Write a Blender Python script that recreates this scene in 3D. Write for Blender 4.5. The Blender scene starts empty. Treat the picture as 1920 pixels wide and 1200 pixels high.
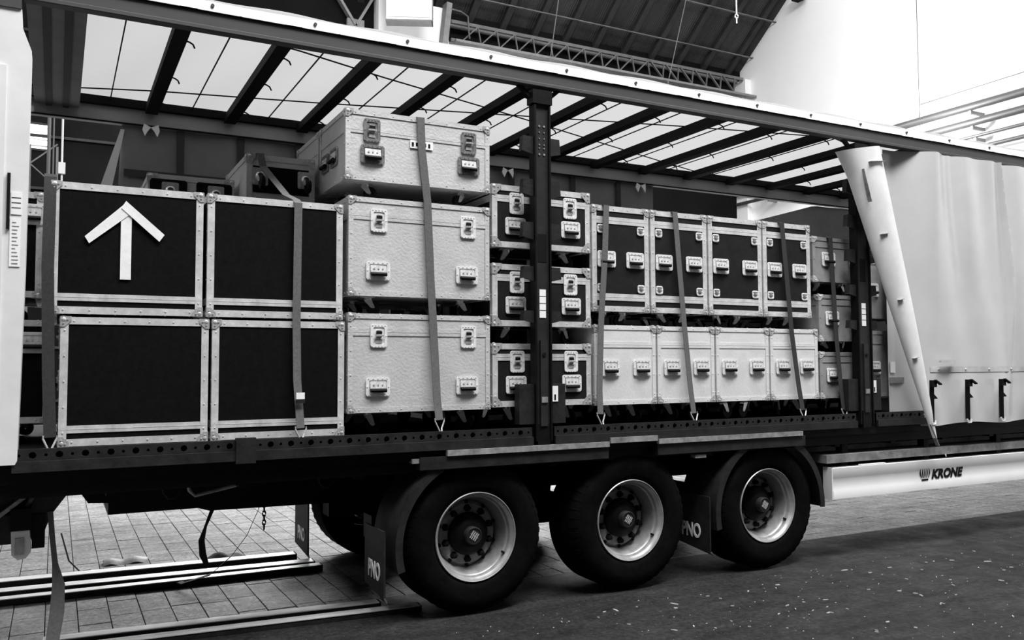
import bpy, math, random
from mathutils import Vector, Matrix
random.seed(7)
scene = bpy.context.scene
C = scene.collection

# ------------------------------------------------------------------ camera
cam_d = bpy.data.cameras.new('camera'); cam = bpy.data.objects.new('camera', cam_d); C.objects.link(cam)
YAW, PITCH, ROLL = 0.48677, 0.05261, -0.0045
f_ = Vector((math.sin(YAW)*math.cos(PITCH), math.cos(YAW)*math.cos(PITCH), math.sin(PITCH)))
r_ = Vector((math.cos(YAW), -math.sin(YAW), 0)); u_ = r_.cross(f_)
rr = math.cos(ROLL)*r_ + math.sin(ROLL)*u_; uu = -math.sin(ROLL)*r_ + math.cos(ROLL)*u_
M = Matrix((rr, uu, -f_)).transposed().to_4x4(); M.translation = Vector((-3.8604, -5.2979, 1.6839))
cam.matrix_world = M
cam_d.sensor_width = 36.0; cam_d.lens = 1611.98/1920*36.0
cam_d.clip_end = 200
scene.camera = cam

# ------------------------------------------------------------------ world, lights, exposure
w = bpy.data.worlds.new('overcast'); scene.world = w; w.use_nodes = True
bg = w.node_tree.nodes['Background']
bg.inputs[0].default_value = (0.9, 0.9, 0.9, 1); bg.inputs[1].default_value = 1.9
def area(name, loc, target, sx, sy, power):
    d = bpy.data.lights.new(name, 'AREA'); d.shape = 'RECTANGLE'; d.size = sx; d.size_y = sy; d.energy = power
    o = bpy.data.objects.new(name, d); C.objects.link(o); o.location = loc
    o.rotation_euler = (Vector(target)-Vector(loc)).to_track_quat('-Z', 'Y').to_euler()
    return o
area('near_skylight_daylight', (1.0, -5.0, 14.5), (-.3, 0, 2.2), 12, 3, 5200)
area('added_far_daylight', (2.85, 13.35, 7.3), (1.0, 3.0, 0), 10.1, 2.4, 5600)  # backlight for the floor, added at an unseen window band
vs = scene.view_settings
vs.view_transform = 'Standard'; vs.look = 'None'; vs.gamma = 1.0; vs.use_curve_mapping = False
vs.exposure = 0.0

# ------------------------------------------------------------------ materials
MATS = {}
def mat(name, v, rough=.5, metal=0., var=0., scale=8., bump=0., bscale=60., spec=.5, stretch=None, trans=0.):
    m = bpy.data.materials.new(name); m.use_nodes = True; MATS[name] = m
    nt = m.node_tree; N = nt.nodes; L = nt.links; b = N['Principled BSDF']
    b.inputs['Base Color'].default_value = (v, v, v, 1); b.inputs['Roughness'].default_value = rough
    b.inputs['Metallic'].default_value = metal; b.inputs['Specular IOR Level'].default_value = spec
    tc = N.new('ShaderNodeTexCoord'); src = tc.outputs['Object']
    if stretch:
        mp = N.new('ShaderNodeMapping'); mp.inputs['Scale'].default_value = stretch; L.new(src, mp.inputs[0]); src = mp.outputs[0]
    if var:
        n = N.new('ShaderNodeTexNoise'); n.inputs['Scale'].default_value = scale; n.inputs['Detail'].default_value = 6
        n.inputs['Roughness'].default_value = .65; L.new(src, n.inputs['Vector'])
        r = N.new('ShaderNodeMapRange'); r.inputs['From Min'].default_value = .3; r.inputs['From Max'].default_value = .7
        r.inputs['To Min'].default_value = v*(1-var); r.inputs['To Max'].default_value = v*(1+var)
        L.new(n.outputs['Fac'], r.inputs['Value']); L.new(r.outputs[0], b.inputs['Base Color'])
    if bump:
        n2 = N.new('ShaderNodeTexNoise'); n2.inputs['Scale'].default_value = bscale; n2.inputs['Detail'].default_value = 3
        L.new(src, n2.inputs['Vector'])
        bp = N.new('ShaderNodeBump'); bp.inputs['Strength'].default_value = bump; bp.inputs['Distance'].default_value = .01
        L.new(n2.outputs['Fac'], bp.inputs['Height']); L.new(bp.outputs[0], b.inputs['Normal'])
    if trans:
        t = N.new('ShaderNodeBsdfTranslucent'); t.inputs[0].default_value = (trans, trans, trans, 1)
        mx = N.new('ShaderNodeMixShader'); mx.inputs[0].default_value = .85
        L.new(b.outputs[0], mx.inputs[1]); L.new(t.outputs[0], mx.inputs[2]); L.new(mx.outputs[0], N['Material Output'].inputs[0])
    return m
mat('alu', .62, .42, .35, .22, 14, .05, 80)
mat('silver', .52, .48, .25, .10, 5, .25, 55)
mat('silver_bright', .66, .45, .2, .10, 6, .12, 55)
mat('greyboard', .26, .4, .25, .2, 6, .1, 40)
mat('zinc', .6, .3, .6, .3, 40)
mat('dish_alu', .68, .4, .1, .15, 40)
mat('plate_zinc', .52, .4, .2, .25, 40)
mat('corner_zinc', .55, .3, .5, .25, 60)
mat('zinc_dark', .28, .35, .6, .4, 50)
mat('blackboard', .0025, .7, 0, .5, 30, .08, 90, .08)
mat('charcoalboard', .010, .6, 0, .3, 20, .05, 90, .15)
mat('rubber', .004, .6, 0, .3, 20, .1, 60, .15)
mat('tyre', .0022, .8, 0, .6, 10, .25, 30, .05)
mat('black_steel', .003, .55, 0, .5, 12, .1, 30, .12)
mat('dark_steel', .014, .55, .0, .5, 9, .15, 40, .2)
mat('post_steel', .018, .5, .0, .3, 10, .05, 40, .2)
mat('rail_grey', .050, .55, .0, .15, 3, .03, 20, .25, (.4, 3, 3))
mat('far_rail', .26, .5, .1, .12, 2)
mat('roof_white', .75, .45, 0, .08, 3, .1, 8)
mat('pillar_white', .62, .45, 0, .08, 4, .05, 12)
mat('rear_panel', .10, .6, 0, .2, 4)
mat('tarp_roof', .7, .6, 0, .04, 2, .1, 3, .3, None, .19)
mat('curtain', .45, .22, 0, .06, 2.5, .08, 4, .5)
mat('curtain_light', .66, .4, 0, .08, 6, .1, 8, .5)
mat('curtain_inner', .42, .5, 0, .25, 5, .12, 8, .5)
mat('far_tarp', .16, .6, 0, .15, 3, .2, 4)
mat('belt_dark', .02, .7)
mat('webbing', .10, .8, 0, .2, 60, .1, 200, .2)
mat('webbing_dark', .03, .8, 0, .2, 60, .1, 200, .2)
mat('rim_steel', .26, .38, .35, .25, 12)
mat('rim_disc', .32, .55, .1, .3, 20)
mat('guard_white', .66, .4, 0, .04, 3)
mat('plank_grey', .16, .6, 0, .45, 10, .2, 30)
mat('strip_grey', .22, .55, .2, .5, 14, .1, 30)
mat('ink', .005, .7, 0, 0, 8, 0, 60, .1)
mat('letter_white', .8, .6, 0, .2, 30)
mat('tape', .72, .55, 0, .08, 20, .1, 30)
mat('paper', .75, .6)
mat('slat_wood', .55, .45, .1, .25, 4, .1, 30, .5, (.6, 6, 6))
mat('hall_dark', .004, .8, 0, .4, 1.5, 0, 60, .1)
mat('roof_sheet', .036, .6, 0, .5, 1.2, .2, 3, .3, (1, .25, .25))
mat('rafter_dark', .028, .7, 0, .3, 3, 0, 60, .2)
mat('girder_steel', .13, .6, .0, .3, 2, 0, 60, .2)
mat('plaster', .92, .8, 0, .02, .8, .05, 4, .2)
mat('pipe_grey', .055, .5, .1, .2, 2)
mat('cabinet', .9, .5)
mat('beam_grey', .18, .6, 0, .2, 6)
mat('wood_chip', .42, .7, 0, .2, 20)
mat('lamp_lens', .5, .2, 0, .1, 20)
mat('cable', .08, .6)
mat('cable_light', .5, .5)

def floor_material(name, v, joint_var):
    m = bpy.data.materials.new(name); m.use_nodes = True; MATS[name] = m
    nt = m.node_tree; N = nt.nodes; L = nt.links; b = N['Principled BSDF']
    g = N.new('ShaderNodeNewGeometry')
    def noise(sc, det, vec=None, stretch=None):
        n = N.new('ShaderNodeTexNoise'); n.inputs['Scale'].default_value = sc; n.inputs['Detail'].default_value = det; n.inputs['Roughness'].default_value = .7
        src = g.outputs['Position']
        if stretch:
            mp = N.new('ShaderNodeMapping'); mp.inputs['Scale'].default_value = stretch; L.new(src, mp.inputs[0]); src = mp.outputs[0]
        L.new(src, n.inputs['Vector']); return n.outputs['Fac']
    def rng(x, a, b2, c, d):
        r = N.new('ShaderNodeMapRange'); r.inputs['From Min'].default_value = a; r.inputs['From Max'].default_value = b2
        r.inputs['To Min'].default_value = c; r.inputs['To Max'].default_value = d; L.new(x, r.inputs['Value']); return r.outputs[0]
    def mul(a, b2, op='MULTIPLY'):
        q = N.new('ShaderNodeMath'); q.operation = op; L.new(a, q.inputs[0])
        if isinstance(b2, float): q.inputs[1].default_value = b2
        else: L.new(b2, q.inputs[1])
        return q.outputs[0]
    a = rng(noise(.6, 6), .3, .7, .7, 1.3); c = rng(noise(7, 8), .3, .7, .75, 1.3); e = rng(noise(2.2, 8, None, (.6, 3.2, 1)), .35, .68, .75, 1.3)
    speck = rng(noise(48, 2), .70, .76, 0., .22); fine = rng(noise(30, 10), .3, .72, .45, 1.65)
    col = mul(mul(mul(mul(a, c), e), fine), v)
    col = mul(col, speck, 'ADD')
    if joint_var:
        oi = N.new('ShaderNodeObjectInfo'); k = rng(oi.outputs['Random'], 0, 1, 1-joint_var, 1+joint_var); col = mul(col, k)
    L.new(col, b.inputs['Base Color'])
    L.new(rng(noise(3, 5), .3, .7, .42, .75), b.inputs['Roughness']); b.inputs['Specular IOR Level'].default_value = .05
    bp = N.new('ShaderNodeBump'); bp.inputs['Strength'].default_value = .6; bp.inputs['Distance'].default_value = .015
    L.new(noise(22, 10), bp.inputs['Height']); L.new(bp.outputs[0], b.inputs['Normal'])
    return m
floor_material('floor_slab', .0185, 0)  # dark version of the floor, shade put into its colour
floor_material('floor_block', .155, .10)  # pale version of the floor, light put into its colour
def emit(name, s):
    m = bpy.data.materials.new(name); m.use_nodes = True; MATS[name] = m
    b = m.node_tree.nodes['Principled BSDF']; b.inputs['Emission Color'].default_value = (1, 1, 1, 1); b.inputs['Emission Strength'].default_value = s
    return m
emit('lamp_glow', 40)
emit('window_glow', 3.0)

# ------------------------------------------------------------------ mesh builder
class MB:
    def __init__(s): s.v = []; s.f = []
    def poly(s, pts, faces):
        o = len(s.v); s.v += [tuple(p) for p in pts]; s.f += [tuple(i+o for i in f) for f in faces]; return s
    def box(s, x0, x1, y0, y1, z0, z1):
        return s.poly([(x0,y0,z0),(x1,y0,z0),(x1,y1,z0),(x0,y1,z0),(x0,y0,z1),(x1,y0,z1),(x1,y1,z1),(x0,y1,z1)],
                      [(0,3,2,1),(4,5,6,7),(0,1,5,4),(1,2,6,5),(2,3,7,6),(3,0,4,7)])
    def prism(s, pts, d):          # pts: closed 3D polygon; d: extrude vector
        n = len(pts); d = Vector(d); P = [Vector(p) for p in pts]
        return s.poly(P+[p+d for p in P], [tuple(range(n-1,-1,-1)), tuple(range(n,2*n))]+[(i,(i+1)%n,n+(i+1)%n,n+i) for i in range(n)])
    def bar(s, a, b, wx, wz, up=(0,0,1)):
        a = Vector(a); b = Vector(b); d = (b-a).normalized(); u = Vector(up)
        if abs(d.dot(u)) > .98: u = Vector((1,0,0))
        r = d.cross(u).normalized(); u = r.cross(d)
        q = [(-1,-1),(1,-1),(1,1),(-1,1)]
        P = [a+r*i*wx/2+u*j*wz/2 for i,j in q]+[b+r*i*wx/2+u*j*wz/2 for i,j in q]
        return s.poly(P, [(0,3,2,1),(4,5,6,7),(0,1,5,4),(1,2,6,5),(2,3,7,6),(3,0,4,7)])
    def tube(s, path, r, n=8, closed=False):
        P = [Vector(p) for p in path]; k = len(P); rings = []; o = len(s.v); ref = Vector((0,0,1))
        for i, p in enumerate(P):
            d = (P[(i+1)%k]-P[i-1]) if closed else (P[min(i+1,k-1)]-P[max(i-1,0)])
            d.normalize()
            a = d.cross(ref)
            if a.length < .05: a = d.cross(Vector((1,0,.1)))
            a.normalize(); b = a.cross(d)
            rad = r[i] if isinstance(r, (list, tuple)) else r
            s.v += [tuple(p+a*rad*math.cos(2*math.pi*j/n)+b*rad*math.sin(2*math.pi*j/n)) for j in range(n)]
        m = k if closed else k-1
        for i in range(m):
            for j in range(n):
                A = o+i*n; B = o+((i+1)%k)*n
                s.f.append((A+j, A+(j+1)%n, B+(j+1)%n, B+j))
        if not closed:
            s.f.append(tuple(o+j for j in range(n-1,-1,-1))); s.f.append(tuple(o+(k-1)*n+j for j in range(n)))
        return s
    def lathe(s, prof, n=40, c=(0,0,0), axis='Y', a0=0.):    # prof (r, t) around axis
        o = len(s.v); k = len(prof); c = Vector(c)
        for r, t in prof:
            for j in range(n):
                a = a0+2*math.pi*j/n; q = (r*math.cos(a), r*math.sin(a))
                p = {'Y':(q[0],t,q[1]), 'Z':(q[0],q[1],t), 'X':(t,q[0],q[1])}[axis]
                s.v.append(tuple(c+Vector(p)))
        for i in range(k-1):
            for j in range(n): s.f.append((o+i*n+j, o+i*n+(j+1)%n, o+(i+1)*n+(j+1)%n, o+(i+1)*n+j))
        return s
    def disc(s, c, r, t0, t1, n=16, axis='Y'): return s.lathe([(.0001,t0),(r,t0),(r,t1),(.0001,t1)], n, c, axis)
    def sphere(s, c, r, n=10, m=6):
        return s.lathe([(max(.0001,r*math.sin(math.pi*i/m)), -r*math.cos(math.pi*i/m)) for i in range(m+1)], n, c, 'Z')
    def grid(s, fn, nu, nv, thick=None):
        P = [[Vector(fn(i/nu, j/nv)) for j in range(nv+1)] for i in range(nu+1)]
        o = len(s.v); W = nv+1
        for row in P: s.v += [tuple(p) for p in row]
        for i in range(nu):
            for j in range(nv): s.f.append((o+i*W+j, o+(i+1)*W+j, o+(i+1)*W+j+1, o+i*W+j+1))
        if thick:
            t = Vector(thick); o2 = len(s.v)
            for row in P: s.v += [tuple(p+t) for p in row]
            for i in range(nu):
                for j in range(nv): s.f.append((o2+i*W+j, o2+i*W+j+1, o2+(i+1)*W+j+1, o2+(i+1)*W+j))
            ed = [(i*W, (i+1)*W) for i in range(nu)]+[((i+1)*W+nv, i*W+nv) for i in range(nu)]+[(j+1, j) for j in range(nv)]+[(nu*W+j, nu*W+j+1) for j in range(nv)]
            for a, b in ed: s.f.append((o+b, o+a, o2+a, o2+b))
        return s
    def mesh(s, name, m, smooth=True):
        me = bpy.data.meshes.new(name); me.from_pydata(s.v, [], s.f)
        me.materials.append(MATS[m])
        if smooth:
            me.polygons.foreach_set('use_smooth', [True]*len(me.polygons)); me.set_sharp_from_angle(angle=math.radians(35))
        return me
    def build(s, name, m, parent=None, loc=None, smooth=True): return link(name, s.mesh(name, m, smooth), parent, loc)
def link(name, me, parent=None, loc=None, rot=None, scl=None):
    o = bpy.data.objects.new(name, me); C.objects.link(o)
    if parent: o.parent = parent
    if loc is not None: o.location = loc
    if rot is not None: o.rotation_euler = rot
    if scl is not None: o.scale = scl
    return o
def tag(o, label=None, cat=None, group=None, kind=None):
    if label: o['label'] = label
    if cat: o['category'] = cat
    if group: o['group'] = group
    if kind: o['kind'] = kind
    return o
def thing(name, loc, label, cat, group=None):
    o = bpy.data.objects.new(name, None); C.objects.link(o); o.location = loc; o.empty_display_size = .1
    return tag(o, label, cat, group)
def text_mesh(name, s, size, m, depth=.002, shear=0., off=0., sx=1., spacing=1.):
    cu = bpy.data.curves.new(name, 'FONT'); cu.body = s; cu.size = size; cu.extrude = depth; cu.shear = shear; cu.offset = off; cu.space_character = spacing
    cu.align_x = 'CENTER'; cu.align_y = 'CENTER'; cu.resolution_u = 4
    o = bpy.data.objects.new(name, cu); C.objects.link(o)
    bpy.context.view_layer.update()
    me = bpy.data.meshes.new_from_object(o.evaluated_get(bpy.context.evaluated_depsgraph_get()))
    bpy.data.objects.remove(o); bpy.data.curves.remove(cu)
    for v in me.vertices: v.co.x *= sx
    me.materials.clear(); me.materials.append(MATS[m]); me.name = name
    return me

# ================================================================== SETTING
# ---- floor: a worn slab, and block paving at the rear of the trailer
EDGE = -1.75
b = MB(); b.box(-16.3, 20, -13.3, 16, -.20, -.04); b.box(EDGE, 20, -13.3, .75, -.04, 0); b.box(EDGE-8*.195, EDGE, -13.3, .45, -.04, 0)
floor = tag(b.build('floor', 'floor_slab'), kind='structure')
BX, BY = .195, .39
bl = MB(); g_ = .0026; ch = .0025
def block_verts(b, x0, x1, y0, y1, z):
    b.poly([(x0,y0,-.04),(x1,y0,-.04),(x1,y1,-.04),(x0,y1,-.04),(x0,y0,z-ch),(x1,y0,z-ch),(x1,y1,z-ch),(x0,y1,z-ch),
            (x0+ch,y0+ch,z),(x1-ch,y0+ch,z),(x1-ch,y1-ch,z),(x0+ch,y1-ch,z)],
           [(0,1,5,4),(1,2,6,5),(2,3,7,6),(3,0,4,7),(4,5,9,8),(5,6,10,9),(6,7,11,10),(7,4,8,11),(8,9,10,11)])
block_verts(bl, -BX/2+g_, BX/2-g_, -BY/2+g_, BY/2-g_, 0)
bm_ = bl.mesh('paving_block', 'floor_block', False)
cells = []
i = 0; x = EDGE-BX/2
while x > -9:
    y = -4.0+(BY/2 if i % 2 else 0)+random.uniform(-.05, .05)
    if i < 8: y = .45+BY*(.5 if i % 2 else .62)
    while y < 13.5: cells.append((x, y)); y += BY
    x -= BX; i += 1
def px(p):
    d = Vector(p)-M.translation; z = d.dot(f_)
    return (960+1612*d.dot(rr)/z, 600-1612*d.dot(uu)/z, z) if z > .1 else (-9e9, 0, -1)
vis = []; rest = []
for c in cells:
    q = px((c[0], c[1], 0))
    under = q[1] > 925
    (vis if (-40 < q[0] < 780 and under and q[1] < 1230) else rest).append((q[2], c))
vis.sort(); rest += vis[300:]; vis = vis[:300]
for _, c in vis: link('paving_block', bm_, floor, (c[0], c[1], random.uniform(-.003, .001)))
rb = MB()
for ci in range(int((13-EDGE)/BX)):  # pale paving brought forward to lay in the lit patch under the trailer
    x = EDGE+BX/2+ci*BX; y = .75
    if ci % 2: block_verts(rb, x-BX/2+g_, x+BX/2-g_, y+g_, y+BY/2-g_, -.001); y += BY/2
    while y < 13: rest.append((0, (x, y+BY/2))); y += BY
for _, c in rest:
    block_verts(rb, c[0]-BX/2+g_, c[0]+BX/2-g_, c[1]-BY/2+g_, c[1]+BY/2-g_, random.uniform(-.003, .001))
tag(rb.build('paving_blocks', 'floor_block', floor, None, False), kind='stuff')

# ---- hall walls
GX, WY = 14.16, 14.0
b = MB()
b.box(-16, -5.2, WY, WY+.3, 0, 10.52); b.box(-5.2, -4.1, WY, WY+.3, 0, 6.02); b.box(-5.2, -4.1, WY, WY+.3, 6.55, 10.52); b.box(-4.1, GX+.3, WY, WY+.3, 0, 10.52)
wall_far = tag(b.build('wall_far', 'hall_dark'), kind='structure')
for k in range(9):
    z = 1.0+k*1.05
    MB().box(-15.8, 2.6, WY-.06, WY-.003, z, z+.05).build('wall_batten', 'rafter_dark', wall_far)
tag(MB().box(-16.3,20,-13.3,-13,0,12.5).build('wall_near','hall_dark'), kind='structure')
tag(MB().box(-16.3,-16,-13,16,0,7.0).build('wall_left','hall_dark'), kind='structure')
def roofz(y): return 10.15+.775*(WY+.15-y)
b = MB(); b.prism([(GX,-13,0),(GX,WY,0),(GX,WY,roofz(WY)+.34),(GX,4.0,roofz(4.0)+.34),(GX,-13,roofz(14.0))], (.3,0,0))
tag(b.build('wall_right', 'plaster'), kind='structure')
MB().box(GX-.22, GX-.003, 13.55, 13.997, 0, 10.1).build('wall_pilaster', 'plaster', bpy.data.objects['wall_right'])
# white pier with the electrical cabinet
b = MB(); b.box(2.66, 4.45, WY-.35, WY-.003, 0, 10.40)
pier = tag(b.build('wall_pier', 'plaster'), 'white plastered wall pier behind the trailer roof carrying the cabinet', 'pillar')
pier['kind'] = 'structure'; del pier['label']; del pier['category']
# ---- pitched roof: sheets between rafters, purlins
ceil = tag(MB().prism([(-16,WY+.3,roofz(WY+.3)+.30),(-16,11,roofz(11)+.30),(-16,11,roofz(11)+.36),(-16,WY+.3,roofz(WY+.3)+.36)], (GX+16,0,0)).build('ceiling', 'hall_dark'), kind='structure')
MB().prism([(-16,-13.2,12.4),(-16,-6.8,16.0),(-16,-6.8,16.1),(-16,-13.2,12.5)],(GX+16,0,0)).build('near_roof_sheet','hall_dark',ceil)
rx = [6.11+.945*k for k in range(-9, 10)]
yn, ye = 11.0, WY+.1
for k, x in enumerate(rx):
    if x > GX: break
    MB().bar((x,ye,roofz(ye)+.10), (x,yn,roofz(yn)+.10), .16, .12).build('rafter', 'rafter_dark', ceil)
    n = 13; x1 = min(x+.87, GX)
    def fs(u, v, x0=x+.08, x1=x1):
        y = ye+(yn-ye)*v; return (x0+(x1-x0)*u, y, roofz(y)+.20+(.025 if int(u*24+.5) % 2 else 0))
    MB().grid(fs, 24, 1, (0,0,.02)).build('roof_sheet', 'roof_sheet', ceil, None, False)
for k in range(3):
    y = 13.45-k*.95
    MB().box(rx[0], GX, y-.03, y+.03, roofz(y)+.02, roofz(y)+.045).build('purlin', 'girder_steel', ceil)
# ---- lattice girder under the eave
gd = thing('lattice_girder', (9.2, 13.75, 9.62), 'long steel lattice girder with zigzag bracing under the dark roof', 'girder')
def gp(b, name='chord', m='girder_steel'): 
    o = b.build(name, m, gd); o.matrix_parent_inverse = Matrix.Translation((-9.2,-13.75,-9.62)); return o
for y in (13.62, 13.88):
    gp(MB().box(4.5, GX-.25, y-.03, y+.03, 10.06, 10.14)); gp(MB().box(4.5, GX-.25, y-.03, y+.03, 9.60, 9.68))
x = 4.8; up = False; k = 0
while x < GX-.85:
    za, zb = (10.08, 9.66)
    fl = x > 10.5
    if fl: gp(MB().bar((x,13.6,za), (x+.42,13.6,zb), .03, .06, (0,1,0)), 'brace'); gp(MB().bar((x+.42,13.6,zb), (x+.46,13.6,za), .025, .04, (0,1,0)), 'brace')
    else: gp(MB().bar((x,13.6,zb), (x+.42,13.6,za), .03, .06, (0,1,0)), 'brace'); gp(MB().bar((x+.42,13.6,za), (x+.50,13.6,zb), .025, .04, (0,1,0)), 'brace')
    x += .52
# crane runway / cable tray below girder
tr = MB(); tr.box(4.5, GX-.02, 13.3, 13.5, 9.50, 9.56); tag(tr.build('cable_tray', 'beam_grey'), 'thin grey cable tray running below the lattice girder', 'cable tray')
# ---- bracing left of the pier
br = thing('cross_brace', (2.1, 13.8, 9.6), 'grey V shaped steel wind brace left of the white cabinet', 'brace')
for a, c in (((2.16,13.85,9.62),(1.65,13.85,10.38)), ((2.16,13.85,9.62),(2.62,13.85,10.45))):
    o = MB().bar(a, c, .06, .16, (0,1,0)).build('bar', 'beam_grey', br); o.matrix_parent_inverse = Matrix.Translation((-2.1,-13.8,-9.6))
o = MB().box(1.95,2.36,13.80,13.9,9.5,9.78).build('gusset', 'beam_grey', br); o.matrix_parent_inverse = Matrix.Translation((-2.1,-13.8,-9.6))
# ---- cabinet on the pier
cb = thing('electrical_cabinet', (3.22, 13.10, 9.62), 'white electrical cabinet with dark slot mounted high on the pier', 'cabinet'); cb.rotation_euler = (0,0,-.42)
MB().box(-.3,.3,.10,.45,.2,.5).build('wall_mount','cabinet',cb)
MB().box(-.52,.52,-.25,.10,.0,1.5).build('body', 'cabinet', cb); MB().box(-.48,.48,-.275,-.252,.05,1.45).build('door', 'cabinet', cb)
d = MB().box(-.38,-.10,-.285,-.276,.68,.95).build('slot', 'ink', cb)
MB().box(-.535,.535,-.24,.1,-.03,0).build('bottom_edge', 'beam_grey', cb); MB().box(.52,.545,-.24,.1,-.03,1.5).build('side_edge', 'beam_grey', cb)
b = MB(); b.bar((4.22,13.50,9.2), (4.36,13.50,10.45), .14, .26, (0,1,0)); tag(b.build('riser_duct', 'beam_grey'), 'grey rough riser duct at the right edge of the white pier', 'duct')
tag(MB().tube([(4.38,13.38,10.3),(4.7,13.46,10.32),(4.9,13.5,10.25),(4.92,13.5,9.9),(4.95,13.5,9.7)], .02, 6).build('conduit', 'girder_steel'), 'thin bent conduit beside the grey riser duct', 'conduit')
# ---- pipes on the gable wall (run along Y)
for k, (z, r, dx, lab) in enumerate([(7.29,.09,.45,'topmost thick grey pipe along the white gable wall'), (6.95,.085,.40,'second thick grey pipe below the topmost one'),
                                 (6.66,.04,.30,'thin pale pipe under the two thick wall pipes'), (6.40,.05,.30,'lowest thin pipe on the white gable wall')]):
    p = thing('wall_pipe', (GX-dx, 8, z), lab, 'pipe', 'pipes on the gable wall')
    MB().tube([(0,-12,0),(0,-6,0),(0,0,0),(0,5.9,0)], r, 12).build('pipe', 'pipe_grey', p)
    for y in (-9.2, -6.5, -3.2, -1.6, .2, 2.4, 4.6):
        MB().box(-.03, dx-.004, y-.03, y+.03, -r-.07, -r+.005).build('bracket', 'beam_grey', p)
tag(MB().tube([(GX-.08,-3,7.84),(GX-.08,5,7.83),(GX-.08,7.9,7.80)], .012, 6).build('wall_cable', 'cable'), 'thin dark cable stretched along the white wall above the pipes', 'cable')
tag(MB().tube([(GX-.3,7.75,14.5),(GX-.3,7.76,7.2)], .010, 6).build('hanging_wire', 'cable'), 'thin vertical wire hanging in front of the white wall', 'wire')
wc = thing('wall_camera', (GX-.15, 11.4, 11.75), 'small dark box mounted high on the white wall by the roof', 'camera')
MB().box(-.25,.0,-.12,.12,-.12,.12).build('body','ink',wc); MB().box(0,.146,-.04,.04,-.04,.04).build('arm','ink',wc)
for (x, z0, x2, z1, y, lab) in [(4.21,8.6,3.95,7.0,8,'thin wire hanging before the dark roof nearest the white pier'), (7.3,9.5,6.62,7.0,8,'thin wire hanging before the dark roof nearest the gable wall')]:
    tag(MB().tube([(x+(x-x2)*2.2,y,z0+(z0-z1)*2.2),(x,y,z0),(x2,y,z1)], .008, 5).build('hanging_wire','cable'), lab, 'wire')
hk = thing('crane_hook', (6.64,6,7.74), 'small pale hook hanging on a wire before the dark roof', 'hook')
MB().tube([(0,0,.12),(0,0,9)], .012, 6).build('wire','cable_light',hk)
MB().tube([(.035*math.cos(a),0,.09+.035*math.sin(a)) for a in [2*math.pi*k/10 for k in range(10)]], .012, 6, True).build('ring','cable_light',hk)
MB().tube([(0,0,.05),(0,0,-.04)], .012, 6).build('shank','cable_light',hk)
wn2 = tag(MB().box(-2.25,8.0,WY-.03,WY-.004,5.98,6.06).build('unseen_window','rafter_dark'), kind='structure')  # unseen window band with glowing panes, added to go with the backlight
for k in range(10):
    if k not in (5,6): MB().box(-2.20+k*1.02,-1.22+k*1.02,WY-.02,WY-.004,6.08,8.6).build('pane','window_glow',wn2)
# ---- bright louvred window at the far left
wn = tag(MB().box(-5.25,-4.05,WY-.02,WY-.004,5.98,6.02).build('window_1','rafter_dark'), kind='structure')
for k in range(4): MB().bar((-5.2,WY+.1,6.12+k*.12),(-4.1,WY+.1,6.10+k*.12),.08,.012).build('louvre','plaster',wn)
MB().box(-5.2,-4.1,WY+.2,WY+.22,6.02,6.55).build('pane','window_glow',wn)
lt = thing('lattice_mast', (-4.15,12.5,0), 'slim steel lattice mast standing behind the rear corner pillar', 'mast')
for dx in (-.22,.22): MB().box(dx-.02,dx+.02,-.02,.02,0,5.75).build('upright','girder_steel',lt)
for k in range(14):
    z = .2+k*.4; s = 1 if k % 2 else -1
    MB().bar((-.22*s,0,z),(.22*s,0,z+.4),.02,.03,(0,1,0)).build('diagonal','girder_steel',lt)
# chains hanging at far side
for (x, lab, r) in [(-3.93,'thin cable hanging left of the hoist chain',.008),(-3.97,'dark rope hanging nearest the rear corner pillar',.018)]:
    tag(MB().tube([(x,4,9),(x,4,2.2)], r, 6).build('hanging_cable','cable'), lab, 'cable')
hc = thing('hoist_chain', (-3.855,4,3.3), 'pale hoist chain with hook hanging behind the open trailer side', 'chain')
MB().tube([(0,0,.35),(0,0,6)], .011, 6).build('chain','cable_light',hc)
MB().box(-.03,.03,-.02,.02,.25,.36).build('hook_block','cable_light',hc)
MB().tube([(0,0,.25),(.0,0,.18),(.03,0,.14),(.03,0,.08),(0,0,.05),(-.03,0,.08)], .01, 6).build('hook','cable_light',hc)
# floodlight mast behind the trailer: lights the gable wall
fl = thing('floodlight', (12.4, 7.1, 0), 'floodlight on a mast behind the trailer, lighting the white gable wall', 'lamp')
MB().tube([(0,0,0),(0,0,6.45)], .05, 10).build('mast','beam_grey',fl); MB().box(-.3,.3,-.3,.3,0,.04).build('base','beam_grey',fl)
MB().box(-.08,.10,-.22,.22,6.45,6.68).build('housing','ink',fl); MB().box(.101,.112,-.20,.20,6.47,6.66).build('lens','lamp_glow',fl)
ld = bpy.data.lights.new('floodlight_beam','AREA'); ld.shape = 'RECTANGLE'; ld.size = .4; ld.size_y = .18; ld.energy = 130
lo = bpy.data.objects.new('floodlight_beam', ld); C.objects.link(lo); lo.parent = fl; lo.location = (.13,0,6.57); lo.rotation_euler = (0,-math.radians(95),0)

# ================================================================== TRAILER
T = thing('semi_trailer', (0,1.25,0), 'curtain-side semi-trailer with its side open, loaded with flight cases', 'trailer')
TI = Matrix.Translation((0,-1.25,0))
def tp(b, name, m, parent=None, smooth=True):
    o = b.build(name, m, parent or T, None, smooth)
    if parent is None: o.matrix_parent_inverse = TI
    return o
def tl(name, me, loc, rot=None, scl=None, parent=None):
    o = link(name, me, parent or T, loc, rot, scl)
    if parent is None: o.matrix_parent_inverse = TI
    return o
XR, XF = -4.32, 9.3
DZ = 1.232
tp(MB().box(XR, XF, .03, 2.47, DZ-.09, DZ), 'deck', 'black_steel')
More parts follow.
